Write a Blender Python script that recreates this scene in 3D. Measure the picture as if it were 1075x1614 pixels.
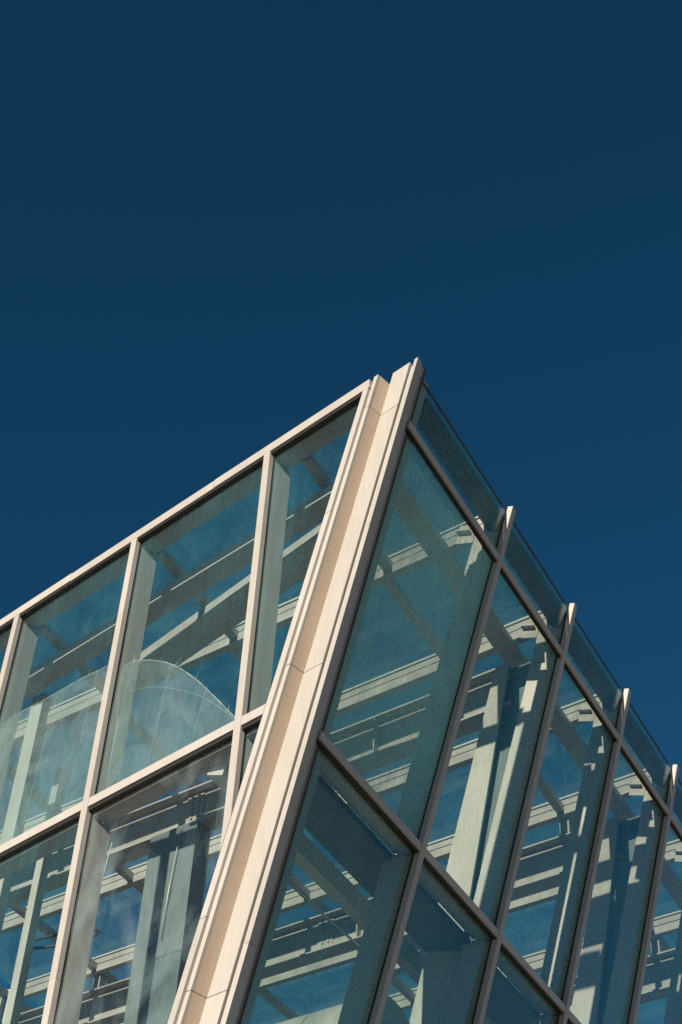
import bpy, bmesh, math, random
from mathutils import Vector, Matrix

random.seed(7)
scene = bpy.context.scene
for o in list(bpy.data.objects):
    bpy.data.objects.remove(o, do_unlink=True)
COL = scene.collection

# ------------------------------------------------------------------ camera
Z0 = 11.4527                      # height of the front roof rail above the pavement
cam_data = bpy.data.cameras.new('camera')
cam = bpy.data.objects.new('camera', cam_data)
COL.objects.link(cam)
R_RIGHT = Vector((0.88177567, 0.46974417, 0.04256853))
R_UP = Vector((0.29920824, -0.62684827, 0.71939952))
R_FWD = Vector((-0.36461775, 0.62161214, 0.69329088))
m4 = Matrix((R_RIGHT, R_UP, -R_FWD)).transposed().to_4x4()
m4.translation = Vector((3.69761, -7.37437, -9.85274 + Z0))
cam.matrix_world = m4
cam_data.sensor_fit = 'VERTICAL'
cam_data.sensor_height = 24.0
cam_data.lens = 24.0 * 2418.307 / 1614.0
cam_data.clip_start = 0.05
cam_data.clip_end = 5000
scene.camera = cam

# ------------------------------------------------------------------ light
SUN_TO = Vector((0.012, -0.945, 0.320)).normalized()
SUN_EL = math.asin(SUN_TO.z)
world = bpy.data.worlds.new('World')
scene.world = world
world.use_nodes = True
wn = world.node_tree
wn.nodes.clear()
w_out = wn.nodes.new('ShaderNodeOutputWorld')
w_bg = wn.nodes.new('ShaderNodeBackground')
w_sky = wn.nodes.new('ShaderNodeTexSky')
w_sky.sky_type = 'NISHITA'
w_sky.sun_disc = False
w_sky.sun_elevation = SUN_EL
w_sky.sun_rotation = math.atan2(SUN_TO.x, SUN_TO.y)
w_sky.altitude = 1500
w_sky.air_density = 0.7
w_sky.dust_density = 0.1
w_sky.ozone_density = 3.0
w_hsv = wn.nodes.new('ShaderNodeHueSaturation')
w_hsv.inputs['Saturation'].default_value = 1.22
w_hsv.inputs['Hue'].default_value = 0.485
wn.links.new(w_sky.outputs[0], w_hsv.inputs['Color'])
wn.links.new(w_hsv.outputs[0], w_bg.inputs['Color'])
w_bg.inputs['Strength'].default_value = 0.05
wn.links.new(w_bg.outputs[0], w_out.inputs['Surface'])

sun_d = bpy.data.lights.new('sun', 'SUN')
sun_d.energy = 5.0
sun_d.angle = math.radians(0.5)
sun_d.color = (1.0, 0.87, 0.72)
sun = bpy.data.objects.new('sun', sun_d)
COL.objects.link(sun)
sun.rotation_euler = SUN_TO.to_track_quat('Z', 'Y').to_euler()
sun.location = (5, -40, 30)

vs = scene.view_settings
vs.view_transform = 'Standard'
vs.look = 'None'
vs.exposure = 0.5
vs.gamma = 1.0
vs.use_curve_mapping = False
cy = scene.cycles
cy.use_denoising = False
cy.max_bounces = 14
cy.diffuse_bounces = 1
cy.glossy_bounces = 4
cy.transmission_bounces = 6
cy.transparent_max_bounces = 48
cy.sample_clamp_indirect = 4.0
cy.caustics_reflective = False
cy.caustics_refractive = False

# ------------------------------------------------------------------ materials
def new_mat(name):
    m = bpy.data.materials.new(name)
    m.use_nodes = True
    nt = m.node_tree
    nt.nodes.clear()
    out = nt.nodes.new('ShaderNodeOutputMaterial')
    return m, nt, out

def N(nt, kind, **kw):
    n = nt.nodes.new(kind)
    for k, v in kw.items():
        if k in n.inputs:
            n.inputs[k].default_value = v
        else:
            setattr(n, k, v)
    return n

def coords(nt, scale=(1, 1, 1)):
    tc = nt.nodes.new('ShaderNodeNewGeometry')
    mp = nt.nodes.new('ShaderNodeMapping')
    mp.inputs['Scale'].default_value = scale
    nt.links.new(tc.outputs['Position'], mp.inputs['Vector'])
    return mp.outputs[0]

def ramp(nt, fac, stops):
    r = nt.nodes.new('ShaderNodeValToRGB')
    el = r.color_ramp.elements
    while len(el) < len(stops):
        el.new(0.5)
    for e, (p, c) in zip(el, stops):
        e.position = p
        e.color = (*c, 1)
    nt.links.new(fac, r.inputs['Fac'])
    return r.outputs['Color']

def paint(name, base, rough=0.5, dirt=0.12, grain=0.05, metallic=0.0, bump=0.25):
    """coated metal: slow blotches, vertical weather streaks, fine orange-peel grain"""
    m, nt, out = new_mat(name)
    b = N(nt, 'ShaderNodeBsdfPrincipled', Roughness=rough, Metallic=metallic)
    n1 = N(nt, 'ShaderNodeTexNoise', Scale=2.2, Detail=5.0, Roughness=0.6)
    nt.links.new(coords(nt, (1.5, 1.5, 0.5)), n1.inputs['Vector'])
    n2 = N(nt, 'ShaderNodeTexNoise', Scale=9.0, Detail=4.0, Roughness=0.65)
    nt.links.new(coords(nt, (6, 6, 0.45)), n2.inputs['Vector'])
    n3 = N(nt, 'ShaderNodeTexNoise', Scale=240.0, Detail=2.0, Roughness=0.7)
    nt.links.new(coords(nt), n3.inputs['Vector'])
    def dk(k):
        return tuple(c * k for c in base)
    warm = (base[0] * (1 - dirt), base[1] * (1 - dirt * 1.2), base[2] * (1 - dirt * 1.5))
    c1 = ramp(nt, n1.outputs['Fac'], [(0.30, warm), (0.62, base)])
    c2 = ramp(nt, n2.outputs['Fac'], [(0.32, (1 - dirt, 1 - dirt, 1 - dirt)), (0.55, (1, 1, 1))])
    c3 = ramp(nt, n3.outputs['Fac'], [(0.3, (1 - grain * 2, 1 - grain * 2, 1 - grain * 2)), (0.7, (1 + grain, 1 + grain, 1 + grain))])
    mx = N(nt, 'ShaderNodeMix', data_type='RGBA', blend_type='MULTIPLY')
    mx.inputs[0].default_value = 1.0
    nt.links.new(c1, mx.inputs[6]); nt.links.new(c2, mx.inputs[7])
    my = N(nt, 'ShaderNodeMix', data_type='RGBA', blend_type='MULTIPLY')
    my.inputs[0].default_value = 1.0
    nt.links.new(mx.outputs[2], my.inputs[6]); nt.links.new(c3, my.inputs[7])
    oi = nt.nodes.new('ShaderNodeObjectInfo')
    orr = N(nt, 'ShaderNodeMapRange'); orr.inputs[3].default_value = 0.94; orr.inputs[4].default_value = 1.05
    nt.links.new(oi.outputs['Random'], orr.inputs[0])
    mz = N(nt, 'ShaderNodeMix', data_type='RGBA', blend_type='MULTIPLY')
    mz.inputs[0].default_value = 1.0
    nt.links.new(my.outputs[2], mz.inputs[6]); nt.links.new(orr.outputs[0], mz.inputs[7])
    nt.links.new(mz.outputs[2], b.inputs['Base Color'])
    bp = N(nt, 'ShaderNodeBump', Strength=bump, Distance=0.002)
    nt.links.new(n3.outputs['Fac'], bp.inputs['Height'])
    nt.links.new(bp.outputs[0], b.inputs['Normal'])
    nt.links.new(b.outputs[0], out.inputs['Surface'])
    return m

def glass(name, tint, dust=0.05, dust_lo=0.0, seed=0.0, scale=1.0, dust_veil_col=(0.72, 0.78, 0.76), refl=1.0, thr=0.38, streak=0.4):
    """thin float glass: tinted see-through, mirror reflection by angle, a film of dust and rain streaks with a painted shadow veil"""
    m, nt, out = new_mat(name)
    tr = N(nt, 'ShaderNodeBsdfTransparent', Color=(*tint, 1))
    gl = N(nt, 'ShaderNodeBsdfGlossy', Roughness=0.0, Color=(0.92, 0.98, 1.0, 1))
    lw = N(nt, 'ShaderNodeLayerWeight', Blend=0.5)      # Schlick reflectance, same from both faces of the pane
    pw = N(nt, 'ShaderNodeMath', operation='POWER')
    pw.inputs[1].default_value = 5.0
    nt.links.new(lw.outputs['Facing'], pw.inputs[0])
    fm = N(nt, 'ShaderNodeMath', operation='MULTIPLY_ADD')
    fm.inputs[1].default_value = 0.955 * refl
    fm.inputs[2].default_value = 0.04 * refl
    nt.links.new(pw.outputs[0], fm.inputs[0])
    mix1 = nt.nodes.new('ShaderNodeMixShader')
    nt.links.new(fm.outputs[0], mix1.inputs[0])
    nt.links.new(tr.outputs[0], mix1.inputs[1])
    nt.links.new(gl.outputs[0], mix1.inputs[2])
    # dust, coloured teal by callers to paint a veil over shadows
    df = N(nt, 'ShaderNodeBsdfDiffuse', Color=(*dust_veil_col, 1))
    tl = N(nt, 'ShaderNodeBsdfTranslucent', Color=(*dust_veil_col, 1))
    ad = nt.nodes.new('ShaderNodeMixShader')
    ad.inputs[0].default_value = 0.5
    nt.links.new(df.outputs[0], ad.inputs[1]); nt.links.new(tl.outputs[0], ad.inputs[2])
    geo = nt.nodes.new('ShaderNodeNewGeometry')
    mp = nt.nodes.new('ShaderNodeMapping')
    mp.inputs['Location'].default_value = (seed, seed * 1.7, seed * 0.6)
    mp.inputs['Scale'].default_value = (scale, scale, scale * 0.6)
    nt.links.new(geo.outputs['Position'], mp.inputs['Vector'])
    n1 = N(nt, 'ShaderNodeTexNoise', Scale=1.1, Detail=6.0, Roughness=0.58, Distortion=0.8)
    nt.links.new(mp.outputs[0], n1.inputs['Vector'])
    mp2 = nt.nodes.new('ShaderNodeMapping')
    mp2.inputs['Scale'].default_value = (9, 9, 0.7)
    nt.links.new(geo.outputs['Position'], mp2.inputs['Vector'])
    n2 = N(nt, 'ShaderNodeTexNoise', Scale=2.0, Detail=5.0, Roughness=0.7)
    nt.links.new(mp2.outputs[0], n2.inputs['Vector'])
    a = N(nt, 'ShaderNodeMapRange'); a.inputs[1].default_value = thr; a.inputs[2].default_value = 0.72
    a.inputs[3].default_value = dust_lo; a.inputs[4].default_value = dust
    nt.links.new(n1.outputs['Fac'], a.inputs[0])
    b = N(nt, 'ShaderNodeMapRange'); b.inputs[1].default_value = 0.35; b.inputs[2].default_value = 0.75
    b.inputs[3].default_value = 1 - streak; b.inputs[4].default_value = 1 + streak
    nt.links.new(n2.outputs['Fac'], b.inputs[0])
    mm = N(nt, 'ShaderNodeMath', operation='MULTIPLY')
    nt.links.new(a.outputs[0], mm.inputs[0]); nt.links.new(b.outputs[0], mm.inputs[1])
    mix2 = nt.nodes.new('ShaderNodeMixShader')
    nt.links.new(mm.outputs[0], mix2.inputs[0])
    nt.links.new(mix1.outputs[0], mix2.inputs[1])
    nt.links.new(ad.outputs[0], mix2.inputs[2])
    nt.links.new(mix2.outputs[0], out.inputs['Surface'])
    return m

def film_mat(name='cloudy_film', lo=0.07, hi=0.2):
    m, nt, out = new_mat(name)
    tr = N(nt, 'ShaderNodeBsdfTransparent', Color=(0.93, 0.97, 0.97, 1))
    df = N(nt, 'ShaderNodeBsdfDiffuse', Color=(0.78, 0.82, 0.8, 1))
    tl = N(nt, 'ShaderNodeBsdfTranslucent', Color=(0.78, 0.82, 0.8, 1))
    ad = nt.nodes.new('ShaderNodeMixShader'); ad.inputs[0].default_value = 0.4
    nt.links.new(df.outputs[0], ad.inputs[1]); nt.links.new(tl.outputs[0], ad.inputs[2])
    n1 = N(nt, 'ShaderNodeTexNoise', Scale=2.6, Detail=7.0, Roughness=0.62, Distortion=1.2)
    nt.links.new(coords(nt, (1, 1, 0.8)), n1.inputs['Vector'])
    a = N(nt, 'ShaderNodeMapRange'); a.inputs[1].default_value = 0.35; a.inputs[2].default_value = 0.7
    a.inputs[3].default_value = lo; a.inputs[4].default_value = hi
    nt.links.new(n1.outputs['Fac'], a.inputs[0])
    mx = nt.nodes.new('ShaderNodeMixShader')
    nt.links.new(a.outputs[0], mx.inputs[0])
    nt.links.new(tr.outputs[0], mx.inputs[1]); nt.links.new(ad.outputs[0], mx.inputs[2])
    nt.links.new(mx.outputs[0], out.inputs['Surface'])
    return m

M_WHITE = paint('cream_coated_metal', (0.455, 0.437, 0.405), 0.5, 0.08, 0.03)
M_BEIGE = paint('beige_metal', (0.72, 0.57, 0.45), 0.5, 0.08, 0.04)  # warmer and lighter base than the cream metal
M_STEEL = paint('white_painted_steel', (0.495, 0.465, 0.435), 0.55, 0.12, 0.06)
M_DARK = paint('dark_grey_steel', (0.17, 0.21, 0.22), 0.5, 0.2, 0.08)  # darker, bluer base than the frame steel
M_DARK_SHEET = paint('dark_sheet', (0.075, 0.08, 0.075), 0.6, 0.2, 0.08)
M_GASKET = paint('black_rubber_gasket', (0.012, 0.013, 0.013), 0.7, 0.2, 0.1)  # also paints the shade in the purlin gaps
M_GALV = paint('galvanised_sheet', (0.62, 0.62, 0.6), 0.42, 0.2, 0.08, metallic=0.3)
M_PVC = paint('white_plastic', (0.8, 0.78, 0.74), 0.4, 0.08, 0.03)
M_CABLE = paint('black_cable_sheath', (0.03, 0.035, 0.038), 0.5, 0.1, 0.05)
M_GLASS_F = glass('front_glass', (0.925, 0.972, 0.96), dust=0.055, dust_lo=0.008, seed=3.1, dust_veil_col=(0.2, 0.74, 0.88))
M_GLASS_C = glass('cloud_reflection_front_glass', (0.945, 0.975, 0.966), dust=0.2, dust_lo=0.008, seed=21.3, scale=1.3, dust_veil_col=(0.56, 0.74, 0.78), thr=0.45, streak=0.1)  # pale blotches paint a cloud reflection onto this pane
M_GLASS_S = glass('side_glass', (0.915, 0.955, 0.918), dust=0.14, dust_lo=0.04, seed=9.4, dust_veil_col=(0.22, 0.74, 0.70))
M_GLASS_D = glass('dark_side_glass', (0.83, 0.895, 0.855), dust=0.14, dust_lo=0.03, seed=13.7, dust_veil_col=(0.22, 0.7, 0.68))
M_GLASS_H = glass('hazy_side_glass', (0.92, 0.96, 0.93), dust=0.48, dust_lo=0.22, seed=1.2, dust_veil_col=(0.42, 0.88, 0.84))
M_GLASS_R = glass('roof_glass', (0.93, 0.968, 0.958), dust=0.2, dust_lo=0.04, seed=5.5, scale=1.4, refl=0.55, dust_veil_col=(0.28, 0.74, 0.76))
M_FILM = film_mat()
M_FILM2 = film_mat('crumpled_film_edge', 0.3, 0.75)

# ------------------------------------------------------------------ geometry helpers
SK, SKI, S, E = 0.25441, 0.13778, 0.28076, 0.053897   # plan skew of front and frames, lean of the side
WC = 0.06
MK = [2.07183 + 1.5 * i for i in range(14)]
A1, PP = 1.66915, 1.69810

NI = Vector((0.24656, 0.96913, 0.0))      # square to the front facade, pointing inward
def F(u, w, z):            # front facade coordinates: along, inward, up
    return Vector((-u, SK * u, z + Z0)) + NI * w
def G(u, y, z):            # frame coordinates
    return Vector((-u, y + SKI * u, z + Z0))
def L(x, y, z):
    return Vector((x, y, z + Z0))
NR = Vector((1, 0, -S)).normalized()
def RP(y, z, d=0.0):       # side facade: position along, height, outward offset
    e = E * max(0.0, min(1.0, (y - 0.3) / 1.7))        # the corner edge itself lies in the front plane
    return Vector((S * z, y - S * SK * z + e * z, z + Z0)) + NR * d
def CP(q, w, z):           # corner: horizontal slice coordinates sliding down the lean
    return F(q - S * z, w, z)

def link(name, me, mat, parent=None, smooth=False):
    o = bpy.data.objects.new(name, me)
    if mat is not None and not me.materials:
        me.materials.append(mat)
    COL.objects.link(o)
    if parent is not None:
        o.parent = parent
    if smooth:
        for p in me.polygons:
            p.use_smooth = True
    return o

def mesh_of(polys, name):
    """polys: list of (base polygon, extrusion vector) prisms"""
    bm = bmesh.new()
    for base, vec in polys:
        a = [bm.verts.new(p) for p in base]
        if isinstance(vec, (list, tuple)):
            b = [bm.verts.new(p) for p in vec]
        else:
            b = [bm.verts.new(p + vec) for p in base]
        n = len(a)
        bm.faces.new(a)
        bm.faces.new(list(reversed(b)))
        for i in range(n):
            bm.faces.new((a[i], b[i], b[(i + 1) % n], a[(i + 1) % n]))
    bmesh.ops.recalc_face_normals(bm, faces=bm.faces)
    me = bpy.data.meshes.new(name)
    bm.to_mesh(me)
    bm.free()
    return me

def prism(name, base, vec, mat, parent):
    return link(name, mesh_of([(base, vec)], name), mat, parent)

def multi(name, polys, mat, parent):
    return link(name, mesh_of(polys, name), mat, parent)

def clip(poly, fn):
    """clip 2D polygon to fn(p) >= 0"""
    out = []
    for i in range(len(poly)):
        p, q = poly[i], poly[(i + 1) % len(poly)]
        a, b = fn(p), fn(q)
        if a >= 0:
            out.append(p)
        if (a >= 0) != (b >= 0):
            t = a / (a - b)
            out.append((p[0] + (q[0] - p[0]) * t, p[1] + (q[1] - p[1]) * t))
    return out

def tube(name, pts, r, mat, parent=None, n=8):
    bm = bmesh.new()
    rings = []
    for i, p in enumerate(pts):
        d = (pts[min(i + 1, len(pts) - 1)] - pts[max(i - 1, 0)]).normalized()
        a = d.orthogonal().normalized() if i == 0 else (rings_dir - d * rings_dir.dot(d)).normalized()
        rings_dir = a
        b = d.cross(a)
        rr = r[i] if isinstance(r, list) else r
        rings.append([bm.verts.new(p + (a * math.cos(t) + b * math.sin(t)) * rr)
                      for t in [2 * math.pi * k / n for k in range(n)]])
    for r0, r1 in zip(rings, rings[1:]):
        for k in range(n):
            bm.faces.new((r0[k], r0[(k + 1) % n], r1[(k + 1) % n], r1[k]))
    bm.faces.new(rings[0]); bm.faces.new(list(reversed(rings[-1])))
    bmesh.ops.recalc_face_normals(bm, faces=bm.faces)
    me = bpy.data.meshes.new(name)
    bm.to_mesh(me); bm.free()
    return link(name, me, mat, parent, smooth=True)

def tag(o, label, cat, group=None, kind=None):
    if kind:
        o['kind'] = kind
    if label:
        o['label'] = label
    if cat:
        o['category'] = cat
    if group:
        o['group'] = group
    return o

# ------------------------------------------------------------------ ground
def ground_mat():
    m, nt, out = new_mat('pale_concrete_paving')
    b = N(nt, 'ShaderNodeBsdfPrincipled', Roughness=0.8)
    n1 = N(nt, 'ShaderNodeTexNoise', Scale=0.35, Detail=8.0, Roughness=0.6)
    nt.links.new(coords(nt), n1.inputs['Vector'])
    c = ramp(nt, n1.outputs['Fac'], [(0.3, (0.32, 0.275, 0.21)), (0.7, (0.45, 0.385, 0.30))])
    nt.links.new(c, b.inputs['Base Color'])
    nt.links.new(b.outputs[0], out.inputs['Surface'])
    return m
gm = bpy.data.meshes.new('ground')
gm.from_pydata([(-2500, -2500, 0), (2500, -2500, 0), (2500, 2500, 0), (-2500, 2500, 0)], [], [(0, 1, 2, 3)])
g = link('ground', gm, ground_mat())
tag(g, 'pale concrete paving around the glass building', None, kind='structure')

# ------------------------------------------------------------------ the building
fl = bpy.data.meshes.new('unseen_floor')
fl.from_pydata([(-3.45, 1.3, 0.03), (-3.45, 18.6, 0.03), (-10.2, 19.8, 0.03), (-10.2, 2.9, 0.03)], [], [(0, 1, 2, 3)])
fo = link('unseen_floor', fl, paint('fill_cutting_floor', (0.07, 0.075, 0.07), 0.6, 0.15, 0.05))  # unseen dark floor, added to cut fill light inside
tag(fo, 'unseen dark floor added inside the glass building to cut fill light', None, kind='structure')
B = bpy.data.objects.new('glass_building', None)
COL.objects.link(B)
tag(B, 'glass building with cream metal frames and a leaning sharp corner', 'building')

ZG = -Z0 + 0.004
U_END = A1 + 5 * PP + 0.04
ROWS_F = [0.0, -3.027, -6.054, -9.081]
# -- front facade
JQ = 0.545                                  # jamb edge next to the corner
def right_of_jamb(p, q=JQ):
    return p[0] - (q - S * p[1])
# roof rail in lengths
cuts = [0.50, 2.33, 3.37 + 0.9, 6.6, U_END]
for i in range(len(cuts) - 1):
    a, b = cuts[i] + 0.0015, cuts[i + 1] - 0.0015
    dz = (0.0, -0.005, 0.003, 0.0)[i]
    poly = [(a, 0.0 + dz), (b, 0.0 + dz), (b, -0.098 + dz), (a, -0.098 + dz)]
    prism('roof_rail', [F(u, 0.0, z) for u, z in poly], NI * (0.055), M_WHITE, B)
prism('rail_gasket', [F(0.6, 0.012, -0.098), F(U_END - .01, 0.012, -0.098), F(U_END - .01, 0.012, -0.128), F(0.61, 0.012, -0.128)], NI * (0.05), M_GASKET, B)
prism('edge_beam', [F(0.62, 0.075, -0.012), F(U_END - .02, 0.075, -0.012), F(U_END - .02, 0.075, -0.14), F(0.66, 0.075, -0.14)], NI * (0.165), M_STEEL, B)

MULL = [A1 + k * PP for k in range(6)]
for k, u in enumerate(MULL):
    zb = max(ZG, -(u - JQ + 0.05) / S) if k < 3 else ZG
    hw = 0.037
    # mullion cap in lengths, clipped by the leaning corner
    joints = [-0.0985, -0.98 - 0.03 * k, -4.55, -8.1, ZG]
    for a, b in zip(joints, joints[1:]):
        poly = [(u - hw, a - 0.001), (u + hw, a - 0.001), (u + hw, b + 0.001), (u - hw, b + 0.001)]
        poly = clip(poly, lambda p: right_of_jamb(p) - 0.002)
        if len(poly) < 3:
            continue
        cap = prism('mullion_cap', [F(x, 0.0, z) for x, z in poly], NI * (0.048), M_WHITE, B)
    poly = [(u - hw + .006, -0.13), (u + hw - .006, -0.13), (u + hw - .006, ZG), (u - hw + .006, ZG)]
    poly = clip(poly, lambda p: right_of_jamb(p) - 0.01)
    prism('mullion_gasket', [F(x, 0.0485, z) for x, z in poly], NI * (0.006), M_GASKET, B)
    # deep inner fin
    for (za, zb2) in zip([-0.145] + [z - 0.10 for z in ROWS_F[1:]], [z + 0.03 for z in ROWS_F[1:]] + [ZG]):
        poly = [(u - .028, za), (u + .028, za), (u + .028, zb2), (u - .028, zb2)]
        poly = clip(poly, lambda p: right_of_jamb(p) - 0.03)
        if len(poly) >= 3:
            prism('mullion_fin', [F(x, 0.072, z) for x, z in poly], NI * (0.205), M_STEEL, B)

edges = [0.4] + MULL
def u_left(k, z):
    return edges[k]
for r, zt in enumerate(ROWS_F[1:], 1):
    for k in range(len(edges) - 1):
        ua = edges[k] + (0.0385 if k else 0.0)
        ub = edges[k + 1] - 0.0385
        for nm, z0, z1, w0, w1, mat, off in (
                ('transom_cap', zt + 0.041, zt - 0.041, 0.0015, 0.048, M_WHITE, 0.002),
                ('transom_gasket', zt - 0.0412, zt - 0.075, 0.014, 0.052, M_GASKET, 0.01),
                ('transom_box', zt + 0.028, zt - 0.098, 0.072, 0.225, M_STEEL, 0.03)):
            x0, x1 = (ua, ub) if nm != 'transom_box' else (edges[k] + 0.029, edges[k + 1] - 0.029)
            poly = clip([(x0, z0), (x1, z0), (x1, z1), (x0, z1)], lambda p: right_of_jamb(p) - off)
            if len(poly) >= 3:
                prism(nm, [F(x, w0, z) for x, z in poly], NI * (w1 - w0), mat, B)
# panes
zr = ROWS_F + [ZG]
for r in range(len(zr) - 1):
    for k in range(len(edges) - 1):
        za = -0.06 if r == 0 else zr[r] - 0.006
        zb = zr[r + 1] + 0.006 if r < len(zr) - 2 else ZG
        poly = [(edges[k] + 0.004, za), (edges[k + 1] - 0.004, za), (edges[k + 1] - 0.004, zb), (edges[k] + 0.004, zb)]
        poly = clip(poly, lambda p: right_of_jamb(p) + 0.03)
        if len(poly) >= 3:
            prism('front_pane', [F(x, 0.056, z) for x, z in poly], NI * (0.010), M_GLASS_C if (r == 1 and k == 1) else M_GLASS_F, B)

# -- corner post: built up of folded panels, in lengths with open joints
def corner_piece(name, qw, zt, zb, mat):
    top = [CP(q, w, zt) for q, w in qw]
    bot = [CP(q, w, zb) for q, w in qw]
    return link(name, mesh_of([(top, bot)], name), mat, B)
JO = [-0.295, -2.69, -5.1, -7.5, -9.9, ZG]
def lengths(name, qw, ztop, mat, joints, gap=0.004):
    zs_ = [ztop] + joints
    for i, (a, b) in enumerate(zip(zs_, zs_[1:])):
        corner_piece(name, qw, a - (gap if i else 0), b + gap * 0.5, mat)
lengths('corner_jamb', [(0.482, 0.002), (0.543, 0.002), (0.543, 0.056), (0.482, 0.056)], -0.0985, M_WHITE, [-1.327, -4.6, -8.0, ZG], 0.003)
lengths('corner_lip', [(0.4375, 0.028), (0.481, 0.028), (0.481, 0.055), (0.4375, 0.055)], 0.03, M_WHITE, JO)
lengths('corner_return', [(0.4375, 0.0555), (0.470, 0.0555), (0.470, 0.25), (0.4375, 0.25)], 0.03, M_BEIGE, JO)
lengths('corner_panel', [(0.2525, 0.1765), (0.437, 0.1765), (0.437, 0.24), (0.2525, 0.24)], 0.15, M_WHITE, JO)
corner_piece('corner_gasket', [(0.10, 0.222), (0.252, 0.222), (0.252, 0.25), (0.10, 0.25)], 0.03, ZG, M_GASKET)
corner_piece('corner_channel', [(0.205, 0.192), (0.238, 0.192), (0.238, 0.2215), (0.205, 0.2215)], 0.10, ZG, M_WHITE)
def OLD(q, w):
    return (q + 0.2466 * w / 1.0318, w / 1.0318)
lengths('corner_cap', [OLD(0.0, 0.06), OLD(0.036, 0.06), OLD(0.036, 0.20), OLD(0.0, 0.135)], -0.035, M_WHITE, [-1.66, -4.9, -8.2, ZG], 0.003)
corner_piece('corner_box', [OLD(0.075, 0.29), OLD(0.44, 0.29), OLD(0.44, 0.34), OLD(0.075, 0.38)], -0.02, ZG, M_STEEL)

# -- side facade
NB = 11
ROWS_S = [-0.085, -0.60, -3.348, -6.10, -8.85]
GY = 0.036
def sbox(y0, y1, z0, z1, d0, d1):
    a = [RP(y0, z0, d0), RP(y1, z0, d0), RP(y1, z1, d0), RP(y0, z1, d0)]
    b = [RP(y0, z0, d1), RP(y1, z0, d1), RP(y1, z1, d1), RP(y0, z1, d1)]
    return (a, b)
for k in range(NB):
    y = MK[k]
    top = -0.035
    # U-shaped cap: outer plate and two flanges, in two lengths
    for a, b in ((top, -1.75 - 0.05 * (k % 3)), (-1.752 - 0.05 * (k % 3), -5.4), (-5.402, ZG)):
        multi('side_mullion_cap', [sbox(y - GY, y + GY, a, b, -0.008, 0.0),
                                   sbox(y - GY, y - GY + 0.008, a, b, -0.05, -0.0085),
                                   sbox(y + GY - 0.008, y + GY, a, b, -0.05, -0.0085)], M_WHITE, B)
    multi('side_mullion_gasket', [sbox(y - GY - 0.012, y - GY + 0.004, -0.16, ZG, -0.056, -0.0502),
                                  sbox(y + GY - 0.004, y + GY + 0.012, -0.16, ZG, -0.056, -0.0502)], M_GASKET, B)
    for (a, b) in zip([-0.30] + [z - 0.06 for z in ROWS_S[2:]], [z + 0.04 for z in ROWS_S[2:]] + [ZG]):
        multi('side_fin', [sbox(y - 0.025, y + 0.025, a, b, -0.325, -0.075)], M_STEEL, B)
    # bracket holding the fin to the eaves beam
    multi('fin_bracket', [sbox(y - 0.03, y - 0.018, -0.20, -0.40, -0.50, -0.327),
                          sbox(y - 0.09, y - 0.03, -0.29, -0.302, -0.50, -0.36)], M_STEEL, B)
ye = [0.06 + 0.10] + MK[:NB]
for r, zt in enumerate(ROWS_S[1:], 1):
    for k in range(NB):
        y0 = ye[k] + (GY + 0.001 if k else 0.04)
        y1 = ye[k + 1] - GY - 0.001
        multi('side_transom_cap', [sbox(y0, y1, zt + 0.031, zt - 0.029, -0.046, -0.004)], M_WHITE, B)
        multi('side_transom_gasket', [sbox(y0, y1, zt - 0.0295, zt - 0.048, -0.05, -0.02)], M_GASKET, B)
        if r > 1:
            multi('side_transom_box', [sbox(ye[k] + (0.026 if k else 0.12), ye[k + 1] - 0.026, zt + 0.03, zt - 0.05, -0.25, -0.075)], M_STEEL, B)
zs = ROWS_S + [ZG]
for r in range(len(zs) - 1):
    for k in range(NB):
        mat = M_GLASS_H if (k == 0 and r == 1) else (M_GLASS_D if r >= 2 else M_GLASS_S)
        multi('side_pane', [sbox(ye[k] + 0.004, ye[k + 1] - 0.004, zs[r] - 0.004, zs[r + 1] + 0.004, -0.067, -0.057)], mat, B)
# eaves gutter inside the top row of side glass
pts = [(-0.08, -0.125), (-0.29, -0.13), (-0.29, -0.17), (-0.08, -0.18)]
multi('eaves_gutter', [([RP(0.45, z, d) for d, z in pts], [RP(MK[NB - 1] + 0.5, z, d) for d, z in pts])], M_DARK_SHEET, B)  # shade of the gutter underside is put into its dark colour

multi('glass_edge_trim', [sbox(0.2, MK[NB - 1] + 0.4, -0.078, -0.0885, -0.071, -0.053)], M_DARK_SHEET, B)
# gallery edge along the side glass at the second rail
for z in (-3.40, -8.90):
    gp = [(-0.262, z), (-0.80, z), (-0.80, z - 0.05), (-0.262, z - 0.05)]
    multi('gallery_soffit', [([RP(0.5, zz, d) for d, zz in gp], [RP(MK[NB - 1] + 0.5, zz, d) for d, zz in gp])], M_DARK_SHEET, B)
    gp = [(-1.02, z + 0.05), (-1.17, z + 0.05), (-1.17, z - 0.10), (-1.02, z - 0.10)]
    multi('gallery_beam', [([RP(0.5, zz, d) for d, zz in gp], [RP(MK[NB - 1] + 0.5, zz, d) for d, zz in gp])], M_STEEL, B)

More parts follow.
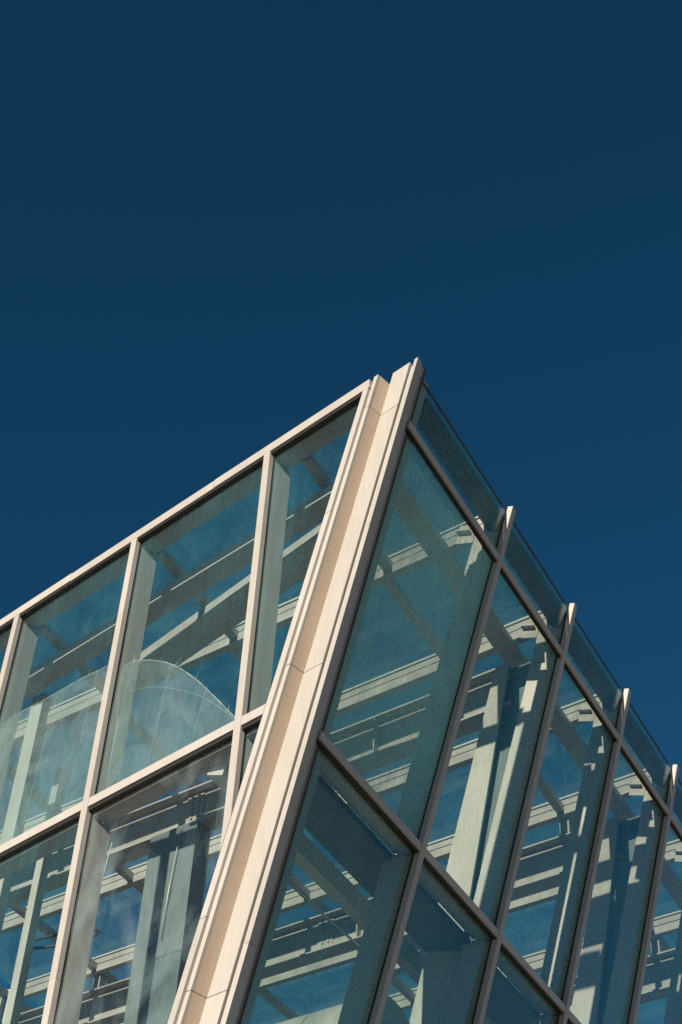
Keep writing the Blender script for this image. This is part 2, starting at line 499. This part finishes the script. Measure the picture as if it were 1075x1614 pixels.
# -- roof frames
U_R = 0.34
for k in range(NB + 1):
    y = MK[k]
    ue = U_END - 0.1
    def gbox(u0, u1, z0, z1, y0, y1):
        return ([G(u0, y0, z0), G(u1, y0, z0), G(u1, y0, z1), G(u0, y0, z1)], Vector((0, y1 - y0, 0)))
    p = multi('purlin', [gbox(U_R, ue, -0.050, -0.151, y, y + 0.09)], M_STEEL, B)
    multi('glazing_rail', [gbox(U_R - .05, ue, 0.037, -0.035, y + 0.004, y + 0.07),
                           gbox(U_R, ue, -0.0352, -0.0498, y + 0.02, y + 0.07)], M_STEEL, p)
    multi('purlin_shadow_gap', [gbox(U_R - .05, ue, 0.0535, 0.0375, y - 0.001, y + 0.0035),
                            gbox(U_R, ue, -0.0353, -0.0497, y + 0.012, y + 0.0195)], M_GASKET, p)  # black strips paint the shade in the recessed gaps
    multi('glazing_cap', [gbox(U_R - .1, ue, 0.075, 0.054, y - 0.004, y + 0.075)], M_WHITE, p)
    if k % 2 == 1:
        # main frame: I-beam, leaning column by the side glass, upright column inside
        yb = y + 0.03
        mb = multi('main_beam', [gbox(0.80, ue, -0.405, -0.845, yb + 0.11, yb + 0.125)], M_STEEL, B)
        multi('beam_flange', [gbox(0.80, ue, -0.386, -0.4045, yb, yb + 0.235)], M_STEEL, mb)
        multi('beam_flange', [gbox(0.80, ue, -0.8455, -0.864, yb, yb + 0.235)], M_STEEL, mb)
        for us in (1.48, 3.35, 6.85, 8.6):
            multi('beam_stub', [gbox(us - 0.06, us + 0.06, -0.152, -0.3855, yb + 0.06, yb + 0.18)], M_STEEL, mb)
        for us in (2.4, 4.30):
            multi('beam_stiffener', [gbox(us - 0.008, us + 0.008, -0.4055, -0.8445, yb + 0.012, yb + 0.109)], M_STEEL, mb)
        # bolted end plate next to the upright column
        ep = multi('end_plate', [gbox(4.70, 4.93, -0.42, -0.835, yb + 0.094, yb + 0.109)], M_STEEL, mb)
        for bu in (4.76, 4.85):
            for bi in range(6):
                zz = -0.46 - bi * 0.066
                c = G(bu, yb + 0.094, zz)
                hexa = [c + Vector((math.cos(t) * 0.017, 0, math.sin(t) * 0.017)) for t in [math.pi / 3 * j for j in range(6)]]
                multi('bolt', [(hexa, Vector((0, -0.022, 0)))], M_STEEL, mb)
        if k in (3, 7):
            multi('haunch_plate', [gbox(2.75, 4.25, -0.8655, -1.42, yb + 0.09, yb + 0.12)], M_STEEL, mb)
        zc0, zc1 = -0.45, ZG
        # tapered flange plate in front, darker web set back behind it
        def colsec(z, qa, qb, ya, yc):
            return [G(qa - S * z, ya, z), G(qb - S * z, ya, z), G(qb - S * z, yc, z), G(qa - S * z, yc, z)]
        taper = lambda z: max(0.34, 0.57 + 0.077 * (z + 1.5))
        zz_ = [-0.42, -1.5, -3.0, -4.4, ZG]
        for za, zb_ in zip(zz_, zz_[1:]):
            lc = multi('leaning_column', [(colsec(za - 0.001, taper(za), 0.805, yb - 0.05, yb - 0.02), colsec(zb_, taper(zb_), 0.805, yb - 0.05, yb - 0.02))], M_STEEL, B)
        multi('column_web', [(colsec(-0.42, 0.36, 0.78, yb + 0.06, yb + 0.22), colsec(ZG, 0.30, 0.78, yb + 0.06, yb + 0.22)),
                             (colsec(-0.42, 0.70, 0.78, yb - 0.0195, yb + 0.0595), colsec(ZG, 0.70, 0.78, yb - 0.0195, yb + 0.0595))], M_DARK, B)
        if k in (1, 5, 9):
          multi('upright_column', [gbox(4.66, 5.32, -0.866, ZG, yb - 0.02, yb + 0.25)], M_DARK, B)
          tube('light_sliver', [G(4.86, yb - 0.05, -0.92), G(4.92, yb - 0.05, -1.6), G(4.95, yb - 0.05, -2.2)], 0.006, M_GALV, B)  # thin added rod stands in for a sunlit sliver on the column

# rafters between purlins, eaves beam
RAFT = [1.48, 3.35, 5.05, 6.85, 8.60]
for u in RAFT:
    for k in range(NB):
        y0, y1 = MK[k] + 0.092, MK[k + 1] - 0.006
        a = [L(-u - 0.045, y0 + SKI * u, -0.03), L(-u + 0.045, y0 + SKI * u, -0.03), L(-u + 0.045, y0 + SKI * u, -0.12), L(-u - 0.045, y0 + SKI * u, -0.12)]
        multi('rafter', [(a, Vector((0, y1 - y0, 0)))], M_STEEL, B)
    u2 = u - 0.08
    yA, yB = 0.29 + SK * u2, MK[0] + SKI * u2 - 0.006
    a = [L(-u2 - 0.05, yA, -0.03), L(-u2 + 0.05, yA - 0.0 , -0.03), L(-u2 + 0.05, yA, -0.10), L(-u2 - 0.05, yA, -0.10)]
    multi('rafter', [(a, Vector((0, yB - yA, 0)))], M_STEEL, B)
a = [L(-0.70, 0.75, -0.19), L(-0.89, 0.75, -0.19), L(-0.89, 0.75, -0.27), L(-0.70, 0.75, -0.27)]
multi('eaves_beam', [(a, Vector((0, MK[NB] - 0.75, 0)))], M_STEEL, B)
# first-bay cross beams
multi('cross_beam', [([F(1.0, 0.56, -0.225), F(U_END - .1, 0.56, -0.225), F(U_END - .1, 0.56, -0.335), F(1.0, 0.56, -0.335)], NI * 0.215)], M_STEEL, B)
d0, d1 = (1.05, 1.17), (4.75, 2.44)     # diagonal beam, plan
def diag(o0, o1, z0, z1):
    return ([L(-d0[0], d0[1] + o0, z0), L(-d1[0], d1[1] + o0, z0), L(-d1[0], d1[1] + o0, z1), L(-d0[0], d0[1] + o0, z1)], Vector((0, o1 - o0, 0)))
db = multi('diagonal_beam', [diag(0.0, 0.32, -0.16, -0.30)], M_STEEL, B)
multi('beam_lip', [diag(-0.022, -0.0005, -0.285, -0.301)], M_STEEL, db)
# roof panes
ub = [0.18] + RAFT + [U_END - 0.05]
for k in range(-1, NB):
    for i in range(len(ub) - 1):
        u0, u1 = ub[i] + 0.004, ub[i + 1] - 0.004
        if k < 0:
            u0 = max(u0, 0.60)
            pl = [L(-u0, 0.06 + SK * u0, 0), L(-u1, 0.06 + SK * u1, 0), L(-u1, MK[0] + SKI * u1 - 0.004, 0), L(-u0, MK[0] + SKI * u0 - 0.004, 0)]
        else:
            pl = [G(u0, MK[k] + 0.004, 0), G(u1, MK[k] + 0.004, 0), G(u1, MK[k + 1] - 0.004, 0), G(u0, MK[k + 1] - 0.004, 0)]
        pl = [p + Vector((0, 0, 0.040)) for p in pl]
        multi('roof_pane', [(pl, Vector((0, 0, 0.010)))], M_GLASS_R, B)

# wind posts behind the front glass
for (u, y, hw, zt_) in ((5.45, 1.50, 0.085, -0.305), (6.20, 2.75, 0.05, -0.16), (7.15, 1.35, 0.085, -0.305)):
    multi('wind_post', [([G(u - hw, y, zt_), G(u + hw, y, zt_), G(u + hw, y, ZG), G(u - hw, y, ZG)], Vector((0.0, 0.12, 0)))], M_STEEL, B)

# back and far walls
yb = MK[NB]
for u in [0.6 + 1.7 * i for i in range(6)]:
    multi('back_mullion', [([G(u - .03, yb + .3, 0.03), G(u + .03, yb + .3, 0.03), G(u + .03, yb + .3, ZG), G(u - .03, yb + .3, ZG)], Vector((0, 0.15, 0)))], M_WHITE, B)
for z in (0.0, -3.03, -6.05, -9.08):
    multi('back_transom', [([G(-0.1 - S * z, yb + .32, z), G(U_END, yb + .32, z), G(U_END, yb + .32, z - .08), G(-0.1 - S * z, yb + .32, z - .08)], Vector((0, 0.1, 0)))], M_WHITE, B)
multi('back_pane', [([G(-0.02, yb + .36, 0.02), G(U_END, yb + .36, 0.02), G(U_END, yb + .36, ZG), G(-0.02 - S * ZG, yb + .36, ZG)], Vector((0, 0.01, 0)))], M_GLASS_S, B)
for k in range(-1, NB + 1):
    y = 0.1 + SK * U_END if k < 0 else MK[k] + SKI * U_END
    multi('far_mullion', [([L(-U_END, y, 0.03), L(-U_END, y + .06, 0.03), L(-U_END, y + .06, ZG), L(-U_END, y, ZG)], Vector((-0.15, 0, 0)))], M_WHITE, B)
for z in (0.0, -3.03, -6.05, -9.08):
    multi('far_transom', [([L(-U_END - .02, 0.2 + SK * U_END, z), L(-U_END - .02, MK[NB] + SKI * U_END, z), L(-U_END - .02, MK[NB] + SKI * U_END, z - .08), L(-U_END - .02, 0.2 + SK * U_END, z - .08)], Vector((-0.1, 0, 0)))], M_WHITE, B)
multi('far_pane', [([L(-U_END - .05, 0.2 + SK * U_END, 0.02), L(-U_END - .05, MK[NB] + SKI * U_END, 0.02), L(-U_END - .05, MK[NB] + SKI * U_END, ZG), L(-U_END - .05, 0.2 + SK * U_END, ZG)], Vector((-0.01, 0, 0)))], M_GLASS_S, B)

# ------------------------------------------------------------------ loose things inside
def catmull(pts, n=8):
    out = []
    P = [pts[0]] + list(pts) + [pts[-1]]
    for i in range(1, len(P) - 2):
        p0, p1, p2, p3 = P[i - 1], P[i], P[i + 1], P[i + 2]
        for k in range(n):
            t = k / n
            out.append(tuple(0.5 * ((2 * b) + (-a + c) * t + (2 * a - 5 * b + 4 * c - d) * t * t + (-a + 3 * b - 3 * c + d) * t ** 3)
                             for a, b, c, d in zip(p0, p1, p2, p3)))
    out.append(tuple(P[-2]))
    return out

def film(name, top, bottom, w0, w1, label, crease):
    """a sheet of cloudy plastic with a rolled top edge, sagging behind the pane"""
    root = bpy.data.objects.new(name, None)
    COL.objects.link(root)
    tag(root, label, 'plastic film', 'cloudy films behind the front glass')
    t = catmull(top, 8); b = catmull(bottom, max(2, 8 * (len(top) - 1) // (len(bottom) - 1)))
    n = min(len(t), len(b)); rows = 14
    bm = bmesh.new(); grid = []
    rng = random.Random(len(t))
    for i in range(n):
        c = []
        for j in range(rows + 1):
            f = j / rows
            u = t[i][0] + (b[i][0] - t[i][0]) * f
            z = t[i][1] + (b[i][1] - t[i][1]) * f
            w = w0 + (w1 - w0) * f + 0.018 * math.sin(6 * u + 5 * z) * math.sin(math.pi * min(1, f * 1.1)) + 0.006 * math.sin(23 * u - 9 * z)
            c.append(bm.verts.new(F(u, w, z)))
        grid.append(c)
    for i in range(n - 1):
        for j in range(rows):
            bm.faces.new((grid[i][j], grid[i + 1][j], grid[i + 1][j + 1], grid[i][j + 1]))
    me = bpy.data.meshes.new('sheet'); bm.to_mesh(me); bm.free()
    sh = link('sheet', me, M_FILM, root, smooth=True)
    md = sh.modifiers.new('thickness', 'SOLIDIFY'); md.thickness = 0.0015
    tube('rolled_edge', [F(u, w0, z) for u, z in t], [0.003 + 0.005 * rng.random() for _ in t], M_FILM2, root, 6)
    # shreds along the torn edge
    bm = bmesh.new()
    for i in range(18):
        a = t[rng.randrange(1, len(t) - 1)]
        h = 0.01 + 0.11 * rng.random() ** 3
        lean = rng.uniform(-0.09, 0.06)
        wd = rng.uniform(0.002, 0.006)
        w_ = w0 + rng.uniform(-0.006, 0.02)
        c = [F(a[0] - wd, w_, a[1] - 0.02), F(a[0] + wd, w_, a[1] - 0.02), F(a[0] + lean, w_ + rng.uniform(-0.01, 0.02), a[1] + h)]
        v0 = [bm.verts.new(p) for p in c]
        v1 = [bm.verts.new(p + NI * 0.002) for p in c]
        bm.faces.new(v0); bm.faces.new(v1[::-1])
        for q in range(3):
            bm.faces.new((v0[q], v1[q], v1[(q + 1) % 3], v0[(q + 1) % 3]))
    me = bpy.data.meshes.new('shreds'); bm.to_mesh(me); bm.free()
    sd = link('shreds', me, M_FILM2, root)
    sd['kind'] = 'stuff'
    for c0 in range(3):
        i0 = int(len(t) * (0.15 + 0.27 * c0))
        tube('crease', [F(t[i0][0] + 0.1 * f, w0 + 0.02, t[i0][1] + (b[i0][1] - t[i0][1]) * f * 0.9) for f in (0, 0.3, 0.65, 1)], 0.002, M_FILM2, root, 5)
    if crease:
        tube('crease', [F(u, w0 + 0.03, z) for u, z in catmull(crease, 8)], 0.0025, M_FILM2, root, 5)
    return root

film('torn_film', [(3.33, -1.60), (3.16, -1.60), (2.75, -1.83), (2.39, -2.16), (2.05, -2.56), (1.74, -2.95)],
     [(3.33, -2.98), (2.6, -2.98), (1.74, -2.98)], 0.10, 0.14,
     'cloudy plastic film with an arched torn edge behind the upper front pane',
     [(3.30, -1.86), (3.16, -1.90), (2.82, -2.04), (2.37, -2.33), (2.00, -2.67), (1.80, -2.92)])
film('torn_film', [(5.02, -1.42), (4.82, -1.39), (4.32, -1.41), (3.88, -1.425), (3.58, -1.456), (3.42, -1.48)],
     [(5.02, -2.98), (4.2, -2.98), (3.42, -2.98)], 0.10, 0.15,
     'cloudy plastic film with a straight upper edge behind the left front pane',
     [(4.6, -1.75), (4.3, -1.83), (4.05, -1.72), (3.75, -1.70), (3.45, -1.72)])

# hoop hanging by the first wind post
hc = G(6.36, MK[1] - 0.1, -1.85)
ring = [hc + Vector((math.cos(t) * 0.47, math.sin(t) * 0.25, math.sin(t) * 0.10)) for t in [2 * math.pi * i / 40 for i in range(41)]]
h = tube('cable_coil', ring, 0.016, M_CABLE, None, 8)
tag(h, 'dark round loop of cable hanging behind the lowest left front pane', 'cable')
cd = tube('hanging_cord', [G(4.0, 1.5, -2.55), G(4.06, 1.5, -3.0), G(4.09, 1.5, -3.4), G(4.09, 1.5, -3.85), G(4.13, 1.5, -4.0)], 0.005, M_PVC)
tag(cd, 'thin white cord hanging behind the lower front pane beside the dark column', 'cord')
cb = tube('sagging_cable', [G(3.37, 3.3, -2.0), G(2.99, 3.3, -2.42), G(2.72, 3.3, -2.72), G(2.40, 3.3, -3.05), G(2.2, 3.3, -3.25)], 0.012, M_CABLE)
tag(cb, 'thin black cable slanting down behind the lower side pane by the corner', 'cable')
rod = tube('sag_rod', [G(2.75, 2.7, -1.9), G(2.0, 2.75, -2.75), G(1.55, 2.8, -3.35)], 0.03, M_CABLE)
tag(rod, 'dark slanting tie rod behind the lower side pane by the corner', 'rod')

# big round duct low behind the side glass
def duct():
    root = bpy.data.objects.new('ventilation_duct', None)
    COL.objects.link(root)
    tag(root, 'large round pale ventilation duct low behind the corner side pane', 'duct')
    n = 40; r = 0.62
    cz, yy = -4.72, 2.75
    us = [1.6, 2.2, 2.8, 3.4, 4.0, 4.6]
    for i, (a, b) in enumerate(zip(us, us[1:])):
        bm = bmesh.new()
        A = [bm.verts.new(G(a + .004, yy + math.cos(2 * math.pi * t / n) * r, cz + math.sin(2 * math.pi * t / n) * r)) for t in range(n)]
        C = [bm.verts.new(G(b - .004, yy + math.cos(2 * math.pi * t / n) * r, cz + math.sin(2 * math.pi * t / n) * r)) for t in range(n)]
        for t in range(n):
            bm.faces.new((A[t], A[(t + 1) % n], C[(t + 1) % n], C[t]))
        bm.faces.new(A); bm.faces.new(list(reversed(C)))
        bmesh.ops.recalc_face_normals(bm, faces=bm.faces)
        me = bpy.data.meshes.new('duct_length'); bm.to_mesh(me); bm.free()
        o = link('duct_length', me, M_GALV, root)
        for p in me.polygons:
            p.use_smooth = len(p.vertices) == 4
duct()
